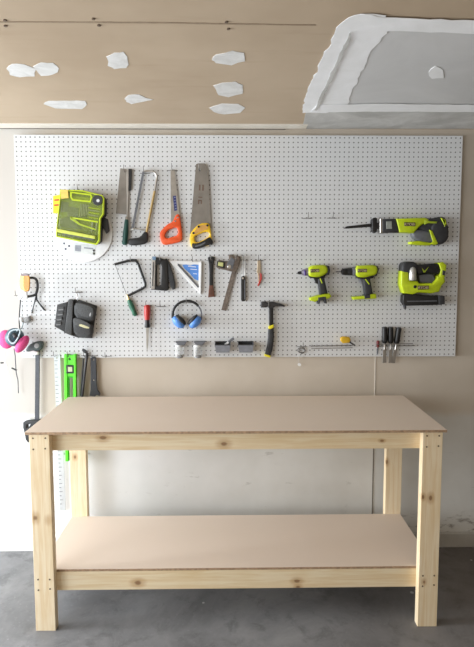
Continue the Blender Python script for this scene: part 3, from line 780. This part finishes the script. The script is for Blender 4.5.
slab('battery_foot', [(310.2, 298), (319, 295.2), (330, 293.6), (331.8, 296.4), (329.6, 298.6), (319, 300), (315.6, 302.2), (310.4, 300.6)], .064, .056, LIME, T, .006)
slab('foot_latch', [(318.4, 297.6), (326, 296.6), (327.2, 303.6), (325.6, 303.6), (324.4, 300.4), (320.6, 300.8), (319.6, 304.4), (318, 304)], .066, .05, CHAR, T, .002)
badge(T, [(310.6, 269.2), (319.4, 268.8), (319.4, 272.2), (310.8, 272.6)], 315, 270.7, .0675, 7.8)

T = thing('cordless_drill', 'lime cordless drill with long black chuck, right of the driver', 'drill', pb(366, 282, 0))
tube('drill_bit', [(336, 271.8, .034), (342.6, 271.8, .034)], .0022, DKMET, T)
lathe('chuck', (341.4, 271.8), (352.6, 271.6), .034, [(0, 1.6), (.08, 3.0), (.45, 3.6), (.5, 3.3), (.6, 3.7), (1, 3.8)], BLK, T)
lathe('clutch_collar', (352, 271.4), (357, 271.2), .034, [(0, 3.9), (.2, 4.5), (.9, 4.6), (1, 4.2)], GREYP, T)
slab('motor_housing', [(355.8, 265.8), (366, 265.2), (376, 264.8), (379, 268.4), (377.4, 275), (370, 276.6), (365, 278), (356.4, 277)], .066, .062, LIME, T, .014, rnd=1)
slab('rear_cap', [(374.4, 264.8), (378.6, 266.4), (379.4, 270), (377.6, 275.8), (373.4, 277.4), (376.6, 271)], .060, .050, CHAR, T, .008)
slab('under_body', [(357, 276.2), (364, 276.8), (370, 275.2), (376, 275), (373.4, 278.4), (365, 279.6), (358, 278.4)], .058, .045, BLK, T, .006)
slab('grip', [(363.2, 278), (370.6, 277.2), (373.8, 294.4), (365.4, 296)], .056, .042, CHAR, T, .012)
slab('grip_stripe', bar(365.6, 279, 369.6, 284.4, 1.1), .0575, .004, LIME, T, .001)
slab('trigger', [(359, 278), (363.4, 278.4), (364.4, 284), (361, 283)], .046, .024, GREYP, T, .004)
slab('battery_foot', [(352.6, 297), (364, 296.4), (366, 295), (376.4, 294), (377, 298.8), (364, 299.2), (354, 300)], .064, .056, LIME, T, .005)
slab('foot_latch', [(364.6, 295), (370.4, 294.6), (370.6, 298.2), (365, 298.8)], .066, .05, CHAR, T, .002)
badge(T, [(358, 269), (367.2, 268.8), (367.2, 272.2), (358, 272.4)], 362.6, 270.6, .0675, 8.0)

T = thing('nail_gun', 'lime and black cordless nail gun with flat black magazine below', 'nail gun', pb(422, 284, 0)); NAIL = T
slab('motor_cap', [(402, 263), (406, 261.4), (415.6, 262), (417.6, 268), (416, 274), (401, 274), (400.8, 268)], .074, .070, CHAR, T, .012, rnd=1)
slab('body', [(400.4, 271), (407.6, 271), (408, 280), (416.6, 281), (418.4, 283.4), (432, 283.4), (436, 279), (436.4, 276), (443.6, 276.4), (444.6, 282), (441, 286), (438.4, 292), (430, 293.6), (418, 292.6), (411.6, 294.6), (402.6, 293.4), (399.8, 285)], .074, .070, LIME, T, .009)
lathe('drive_cylinder', (411.4, 266.4), (411.2, 280.4), .068, [(0, .6), (.12, 2.6), (.3, 3.5), (.92, 3.9), (1, 3.4)], mat('brushed_silver', (.62, .61, .58), .3, .6), T)
slab('grip', [(414.6, 264.6), (424, 264.2), (434, 263.4), (440, 264), (440.6, 274.6), (430, 274.4), (424, 273.4), (416.6, 275.4)], .070, .056, BLK, T, .012)
slab('grip_mark', [(420.6, 267.6), (423.4, 271), (427.8, 266.8), (424, 272.4), (422.4, 272.4)], .0712, .002, LIMED, T, .0003)
slab('trigger_guard', [(417.6, 275), (432, 273.6), (434.4, 279), (432, 283.4), (419, 282.6)], .054, .040, GREYP, T, .005)
slab('battery_foot', [(437.8, 263), (442, 262), (445.6, 265), (445, 271), (443.6, 272.6), (444.4, 276.6), (441.6, 279), (438.4, 276.6), (440, 270)], .076, .066, LIME, T, .005)
slab('foot_latch', [(441.6, 270), (444.6, 271), (443.8, 275.6), (441, 275)], .0775, .01, CHAR, T, .002)
slab('depth_dial', ell(414, 286.8, 1.6, 1.6, 0, 16), .0768, .006, BLK, T, .001)
slab('magazine', [(402.4, 295), (406, 293), (419, 295), (430, 296), (443.2, 296.4), (443.6, 303.8), (440, 305), (404, 306), (401.6, 302)], .066, .050, BLK, T, .005)
slab('magazine_end', [(437.6, 295.6), (443.8, 296), (444, 304.4), (438, 304.6)], .070, .054, CHAR, T, .004)
slab('magazine_rib', bar(406, 301.4, 436, 301, 1.0), .0672, .002, GREYP, T, .0005)
slab('nose_tip', [(402.6, 304.6), (405.4, 304.6), (405.2, 309), (403.4, 309)], .050, .02, DKMET, T, .002)
badge(T, [(416.6, 285.8), (427.8, 285.6), (427.8, 289.4), (416.6, 289.8)], 422.2, 287.6, .0755, 9.6)

# two spare hooks at upper right, one at the bottom left
hook(307.2, 218.4, 'left of two empty metal peg hooks beside the reciprocating saw')
hook(331.6, 218.2, 'empty metal peg hook just left of the reciprocating saw blade')
hook(107.2, 356.2, 'empty metal peg hook on the lower edge, right of black flat bar')

# ------------------------------------------------------------------ chisel rack
rack = thing('chisel_rack', 'narrow wire rack holding three black-handled chisels', 'rack', pb(395, 346, 0))
tube('rail', [(375.4, 346.4, .012), (414.6, 345.6, .012)], .0022, ZINC, rack)
tube('rail', [(376, 344.4, .038), (413, 343.6, .038)], .0018, ZINC, rack)
for x in (376.4, 394.2, 413): tube('bracket', [(x, 345.2, 0), (x, 345, .038)], .0018, ZINC, rack)
CG = 'black-handled chisels in the wire rack'
T = thing('chisel', 'leftmost of the three black-handled chisels in the wire rack', 'chisel', pb(385, 344, .024), CG)
lathe('handle', (385.1, 327.6), (385.1, 343.6), .024, [(0, 1.9), (.04, 2.7), (.4, 2.6), (.8, 2.9), (.95, 2.4), (1, 1.4)], BLK, T)
lathe('handle_butt', (385.1, 327.0), (385.1, 328), .024, [(0, 1.6), (.5, 2.2), (1, 2.2)], DKMET, T)
lathe('neck', (385.1, 343.2), (385, 349.6), .024, [(0, 1.3), (.2, .9), (1, .9)], STEEL, T)
slab('blade', [(383.6, 348.6), (386.6, 348.6), (386.9, 363), (383, 363.4)], .025, .003, STEELD, T, .0005)
c2 = copy_tree(T, None, 'middle one of the three black-handled chisels in the wire rack', pb(391, 344, .024))
c3 = copy_tree(T, None, 'tilted rightmost one of the three black-handled chisels in the wire rack', pb(396.7, 344.4, .024), (0, math.radians(9), 0))

T = thing('screwdriver', 'tiny screwdriver with dark red handle left of the chisels', 'screwdriver', pb(378.6, 346, .024))
lathe('handle', (378.8, 341), (378.6, 348), .024, [(0, .8), (.15, 1.5), (.8, 1.5), (1, .8)], mat('dark_red_handle', (.20, .03, .035), .4), T)
lathe('shaft', (378.6, 347.6), (378.2, 354.4), .024, [(0, .7), (1, .6)], DKMET, T)

# ------------------------------------------------------------------ small wire rack with yellow-handled tool
T = thing('wire_rack', 'low wire tool rack with an empty row of loops', 'rack', pb(331, 347, 0))
tube('rail', [(310.6, 346.2, .006), (352.6, 345.2, .006)], .0018, ZINC, T)
tube('rail', [(311.4, 348.6, .034), (352.4, 347.8, .034)], .0018, ZINC, T)
for i in range(9):
    x = 312 + i*5
    tube('loop', [(x, 346.4 - i*.1, 0), (x, 346.9 - i*.1, .034), (x, 346.9 - i*.1 - 2.4, .036)], .0013, ZINC, T)
T = thing('hex_key_tool', 'stubby tool with yellow handle lying on the wire rack', 'tool', pb(346, 341, .03))
slab('handle', [(340.6, 338), (343, 336.6), (349.6, 337.2), (351, 340), (349.4, 343.2), (343, 343.4), (341, 341.4)], .040, .024, mat('mustard_handle', (.66, .40, .02), .4), T, .006)
tube('shank', [(349, 341.6, .028), (355, 345.4, .028)], .0042, DKMET, T)

T = thing('wire_ring', 'loose loop of wire with small white tag at bottom edge of pegboard', 'wire', pb(302, 350, 0))
tube('ring', [(a, b, .036) for a, b in ell(302, 351, 3.8, 2.6, 0, 20)], .0022, ZINC, T, True)
tube('ring', [(a, b, .030) for a, b in ell(302.4, 351.6, 2.8, 2.6, .5, 20)], .0018, ZINC, T, True)
tube('string', [(300, 353, .036), (299.2, 359, .03), (299.6, 364, .028)], .0008, OFFW, T)
slab('tag', ell(300, 365.6, 1.8, 1.6, .3, 16), .029, .003, WHITE, T, .0006)
hook(302, 346.6, 'metal peg hook carrying the loose wire ring at bottom centre')

# ------------------------------------------------------------------ tool pouch
T = thing('tool_pouch', 'worn black nylon tool pouch with two pockets tilted on its hook', 'pouch', pb(77, 318, 0)); POUCHT = T
slab('backing', [(70.8, 299.4), (80, 299.8), (98.4, 306), (93.2, 338.4), (79, 337.6), (65.4, 332.6), (68.6, 312)], .018, .017, POUCH, T, .004)
slab('loop_panel', [(58.8, 304.6), (68.8, 302), (66.6, 332.4), (56, 326.6)], .030, .029, POUCH, T, .004)
slab('side_gusset', [(69.8, 300), (75, 300), (73.4, 336), (66, 333)], .042, .040, POUCHG, T, .005)
for i in range(4):
    slab('tool_loop', bar(60 - i*.9, 308.6 + i*5, 65.6 - i*.9, 308.2 + i*5, 2.6), .036, .007, POUCHG, T, .0015)
    slab('loop_edge', bar(60.2 - i*.9, 310 + i*5, 65 - i*.9, 309.7 + i*5, .7), .0365, .002, mat('loop_highlight', (.28, .28, .28), .7), T, .0004)  # highlights along the loops, painted as pale lines
slab('upper_pocket', [(75, 302), (95, 306.6), (97, 311), (95, 321), (88, 322.6), (76, 318)], .058, .042, POUCH, T, .012, rnd=1)
slab('pocket_flap', [(76, 303), (82, 303), (95, 307), (95.4, 316), (91, 318.6), (80, 314.6)], .064, .008, POUCHG, T, .003, rnd=1)
slab('lower_pocket', [(74, 319), (82, 320), (93.4, 325), (93.6, 336), (88, 338.6), (75, 336)], .066, .050, POUCH, T, .014, rnd=1)
slab('pocket_flap', [(74.6, 318), (80, 318.2), (92.6, 324), (92, 329.6), (84, 327.6), (75, 324)], .071, .008, POUCHG, T, .003, rnd=1)
slab('woven_tag', [(81, 324.4), (83, 324.2), (91, 327.2), (90.6, 328.6), (86, 328), (81, 326)], .0722, .002, mat('cream_tag', (.62, .58, .34), .6), T, .0004)
slab('rivet', ell(92, 314.6, .7, 2.0, .2, 12), .0652, .002, mat('light_rivet', (.42, .42, .42), .4, .4), T, .0004)
tube('hanger', [(78.6, 291, .004), (79, 296, .03), (79.6, 300.6, .02)], .0032, CHROME, T)
hook(78, 292.4, 'metal peg hook above the black nylon tool pouch')

# ------------------------------------------------------------------ safety glasses and respirator at the left edge
T = thing('safety_glasses', 'amber safety glasses with black strap at left edge of pegboard', 'glasses', pb(24, 285, 0))
slab('lens', [(18.2, 276), (21, 274.6), (27.4, 274.8), (28.8, 278), (28.8, 289), (26.4, 292.4), (19.6, 289.6), (17.8, 284)], .070, .012, AMBERL, T, .004, rnd=1)
slab('lens_shade', [(22, 275), (27.6, 275), (28.8, 278), (28.6, 289), (26.4, 292), (22.6, 290)], .073, .006, AMBER, T, .002, rnd=1)
slab('brow_bar', [(19.6, 274), (24, 273.2), (27.6, 274), (27.4, 276), (20, 276)], .074, .02, mat('mauve_brow', (.28, .24, .25), .5), T, .002)
slab('nose_piece', [(16.6, 291), (19, 288.6), (26, 292.4), (26.2, 299), (23, 300), (22, 296), (20, 299.4), (17, 297)], .070, .014, WHITE, T, .003)
tube('strap', [(28.4, 278, .050), (32, 277.6, .040), (35.6, 279, .040), (37.2, 285, .040), (36.2, 292, .040), (34.4, 296, .040), (27, 296.6, .050)], .0068, CHAR, T, spl='NURBS')
tube('strap_end', [(35.6, 294, .038), (36, 300, .030), (44, 310.6, .014)], .0042, CHAR, T)
tube('strap_end', [(35.4, 296, .038), (33.4, 304, .030), (31, 313.4, .014)], .0034, CHAR, T)
hook(19, 295.6, 'metal peg hook at the left edge of board under the amber glasses')

T = thing('respirator', 'half-face respirator with two round pink filters and hanging straps', 'respirator', pb(20, 325, 0))
ball('facepiece', pb(13.6, 337.4, .085), (8.6*PX, .055, 9.0*PX), TEALG, T, rot=.25)
slab('face_seal', [(7, 334), (10, 330), (18.6, 328.6), (20.6, 331), (17.6, 339), (13.4, 345), (9.6, 344.2), (6.4, 339.6)], .150, .008, PALEG, T, .003, [[(8.2, 334.4), (10.8, 331.4), (17.4, 330.2), (18.8, 331.6), (16.2, 338.4), (12.8, 343), (10.2, 342.4), (7.8, 339)]], rnd=1)
tube('valve', [(13, 334, .135), (15, 337.5, .146)], .010, CHAR, T)
fl = ball('filter', pb(5.4, 339.6, .10), (7.4*PX, .022, 9.2*PX), PINK, T, rot=-.1)
fr = ball('filter', pb(21.4, 344.4, .10), (4.7*PX, .030, 9.8*PX), PINK, T, rot=.62)
tube('strap', [(19.8, 300, .030), (18.8, 313, .020), (18.4, 322, .030), (19, 329, .07)], .0032, CHAR, T)
tube('strap', [(13.4, 349, .07), (14.4, 356, .04), (15.4, 373, .02), (17.2, 381, .015), (17.7, 393.6, .015)], .0028, GREYP, T)
tube('strap', [(3, 345, .06), (5, 362, .02), (11, 381, .01)], .0010, OFFW, T)
slab('buckle', bar(10.6, 368.4, 15.8, 370.8, 1.3), .030, .006, CHAR, T, .001)
slab('buckle', bar(-.5, 363.4, 2.4, 363.2, 1.4), .030, .006, CHAR, T, .001)
slab('buckle', [(22.4, 318.4), (27.6, 316.6), (28.4, 321.4), (23.4, 323.4)], .040, .03, mat('mid_grey_clip', (.28, .28, .28), .5), T, .003)
slab('clip', [(18.2, 318), (21, 317.2), (22, 322.6), (19.6, 324.2)], .042, .02, WHITE, T, .003)
tube('harness', [(22.6, 322.8, .035), (21, 328.6, .09), (16, 331, .13)], .0036, PALEG, T)
hook(24.6, 321, 'metal peg hook carrying the pink-filtered respirator')

# ------------------------------------------------------------------ tools hanging below the board at the left
T = thing('bar_clamp', 'bar clamp with long dark grey bar hanging left of the workbench', 'clamp', pb(36, 390, 0))
slab('bar', [(34.9, 350), (39.1, 350), (38.4, 424), (34.2, 424)], .026, .008, DKMET if False else mat('dark_grey_bar', (.075, .08, .09), .5, .3), T, .001)
slab('trigger_head', [(24, 351.4), (27, 346), (33, 342.4), (40, 341.4), (42, 344), (40.8, 349.4), (37, 352), (30, 353)], .044, .036, mat('slate_green_plastic', (.06, .085, .085), .5), T, .010, rnd=1)
slab('button', ell(36, 346, 2.4, 2.6, .3, 18), .046, .006, GREYP if False else mat('pale_button', (.34, .36, .36), .5), T, .002)
slab('pad', [(20.6, 353.4), (27, 352), (33, 350.8), (37.4, 352.4), (37.2, 355), (28, 356.6), (21.6, 355.6)], .048, .036, WHITE, T, .004)
slab('lower_jaw', [(22.4, 423), (25, 421.8), (34.6, 421), (38.8, 420.6), (38.6, 426), (31, 428), (27.4, 443.5), (25, 440), (23.4, 432), (22.4, 428)], .040, .034, CHAR, T, .004, [[(26, 425), (30, 424.4), (28.4, 428), (26, 428.6)]])
T = thing('straightedge', 'long white metal ruler hanging beside the green level', 'ruler', pb(56, 356, 0))
slab('rule', [(53.4, 355), (59.6, 354.6), (65.2, 511), (59.4, 511.4)], .010, .004, mat('anodised_white', (.60, .62, .64), .4, .2, var=.05), T, .0006, [ell(56.6, 358, .9, .9, 0, 12)])
TICK = mat('tick_print', (.26, .27, .30), .6)
for i in range(36):
    y = 361 + i*4.1; x = 53.4 + (y - 355)*.0372
    slab('tick', bar(x + .5, y, x + (2.6 if i % 2 else 3.6), y, .7), .0104, .0005, TICK, T, 0)
T = thing('spirit_level', 'bright lime green spirit level hanging behind the workbench corner', 'level', pb(70, 356, 0))
slab('web', [(66, 355), (74, 355), (74.6, 461), (67, 461)], .018, .012, GREENW, T, .001, [[(69, 378), (72.8, 378), (73.2, 440), (69.6, 440)], ell(69.8, 358.6, 1.4, 1.2, 0, 14)])
slab('edge_rail', [(63.9, 354.6), (66.6, 354.6), (67.8, 461.6), (65.2, 461.6)], .028, .026, GREENL, T, .0012)
slab('edge_rail', [(73, 354.6), (75.4, 354.6), (76.4, 461.6), (74, 461.6)], .028, .026, GREENL, T, .0012)
slab('face_panel', [(66.4, 355.2), (73.2, 355.2), (73.4, 376.6), (66.6, 376.6)], .024, .006, GREENL, T, .001, [ell(69.8, 359.2, 1.3, 1.2, 0, 14)])
v = slab('vial_block', [(65.8, 365.2), (73.6, 365.2), (73.8, 373.6), (66, 373.6)], .029, .008, BLK, T, .0015)
slab('vial', [(67.6, 367), (72, 367), (72.1, 371.8), (67.8, 371.8)], .0302, .003, mat('vial_cream', (.55, .58, .38), .25), v, .001)
T = thing('wrecking_bar', 'dark steel wrecking bar with hooked claw, right of green level', 'crowbar', pb(83, 356, 0))
tube('shaft', [(86.4, 357, .014), (84.6, 372, .014), (81.4, 400, .014), (79, 425, .014)], .0075, DKMET, T)
tube('hooked_end', [(86.2, 359, .014), (86.8, 354, .018), (85.4, 351.4, .026), (82.4, 349.8, .034)], .0078, DKMET, T)
slab('claw', [(81.6, 349), (84, 349.6), (86, 352), (84.6, 353.6), (82.4, 352)], .040, .010, DKMET, T, .002)
tube('second_leg', [(83.2, 358.6, .010), (80.4, 396, .010)], .0045, DKMET, T)
T = thing('flat_bar', 'black flat pry bar with flared foot, rightmost tool below pegboard', 'pry bar', pb(93, 357, 0))
slab('shaft', [(90.2, 358.4), (92, 357), (94, 357), (95.7, 358.4), (96.3, 380), (97, 390), (100, 393.6), (99.4, 396.4), (96.4, 395.4), (94.6, 396.8), (89.2, 396.2), (90.2, 390), (90.4, 375)], .014, .010, mat('blackened_steel', (.04, .041, .046), .5, .3), T, .002, [ell(93.2, 380.6, .8, .9, 0, 12), ell(93.2, 360, .8, 1, 0, 12)])
for (x, y, l) in ((56.6, 355.4, 'metal peg hook carrying the long white ruler'), (70, 355.2, 'metal peg hook carrying the green spirit level'), (86, 355.6, 'metal peg hook carrying the wrecking bar'), (93.2, 355.8, 'metal peg hook carrying the black flat pry bar')):
    hook(x, y, l)

POUCHT.location.x -= .010; NAIL.location.x += .008; RECIP.location.x += .005
# every hung thing lies back against the board
for o in list(COL.objects):
    if o.parent is None and 'label' in o and o.name.split('.')[0] not in ('workbench', 'pegboard', 'peg_hook', 'putty_knife', 'hex_key_tool', 'tool_case'):
        ys = []
        def walk(q, m):
            m = m @ q.matrix_basis
            if q.type == 'MESH': ys.extend((m @ v.co).y for v in q.data.vertices)
            for ch in q.children: walk(ch, m)
        walk(o, Matrix.Identity(4))
        o.location.y += YB + .0004 - max(ys)

# ------------------------------------------------------------------ camera
cd = bpy.data.cameras.new('camera'); cam = bpy.data.objects.new('camera', cd); COL.objects.link(cam)
c, s = math.cos(ROLL), math.sin(ROLL)
rx, up = cam2world(c, 0, s), cam2world(-s, 0, c); bk = -cam2world(0, 1, 0)
cam.matrix_world = Matrix(((rx.x, up.x, bk.x, CAM.x), (rx.y, up.y, bk.y, CAM.y), (rx.z, up.z, bk.z, CAM.z), (0, 0, 0, 1)))
cd.sensor_fit = 'VERTICAL'; cd.sensor_height = 36; cd.lens = F/647*36
cd.shift_x = -SX/647; cd.shift_y = SY/647
cd.clip_start = .05; cd.clip_end = 60
S.camera = cam

# ------------------------------------------------------------------ light: daylight through an open door at the left, dim warm garage to the right
def area(name, loc, target, sx, sy, power, col):
    l = bpy.data.lights.new(name, 'AREA'); l.shape = 'RECTANGLE'; l.size = sx; l.size_y = sy; l.energy = power; l.color = col
    o = bpy.data.objects.new(name, l); COL.objects.link(o); o.location = loc
    o.rotation_euler = (Vector(target) - Vector(loc)).to_track_quat('-Z', 'Y').to_euler()
    return o
area('door_daylight', (-2.15, -1.0, 1.15), (0, -.70, 1.05), 1.7, 2.1, 41, (.86, .93, 1.0))
area('garage_bounce', (.4, -4.4, .9), (0, -.3, 1.6), 3.5, 1.6, 12, (1.0, .80, .55))
area('added_side_lamp', (-6.0, -1.05, 1.3), (1, -.85, .7), 1.2, 1.6, 330, (.93, .97, 1.0))  # added far-left lamp, brightens faces turned left
area('open_door_behind', (-2.9, -3.3, 1.5), (-.6, -.4, .9), 1.8, 1.8, 46, (.88, .945, 1.0))
W = bpy.data.worlds.new('world'); S.world = W; W.use_nodes = True
bg = W.node_tree.nodes['Background']; bg.inputs['Color'].default_value = (1.0, .94, .84, 1); bg.inputs['Strength'].default_value = .135
S.view_settings.view_transform = 'Standard'
S.view_settings.look = 'None'
S.view_settings.exposure = 0.20
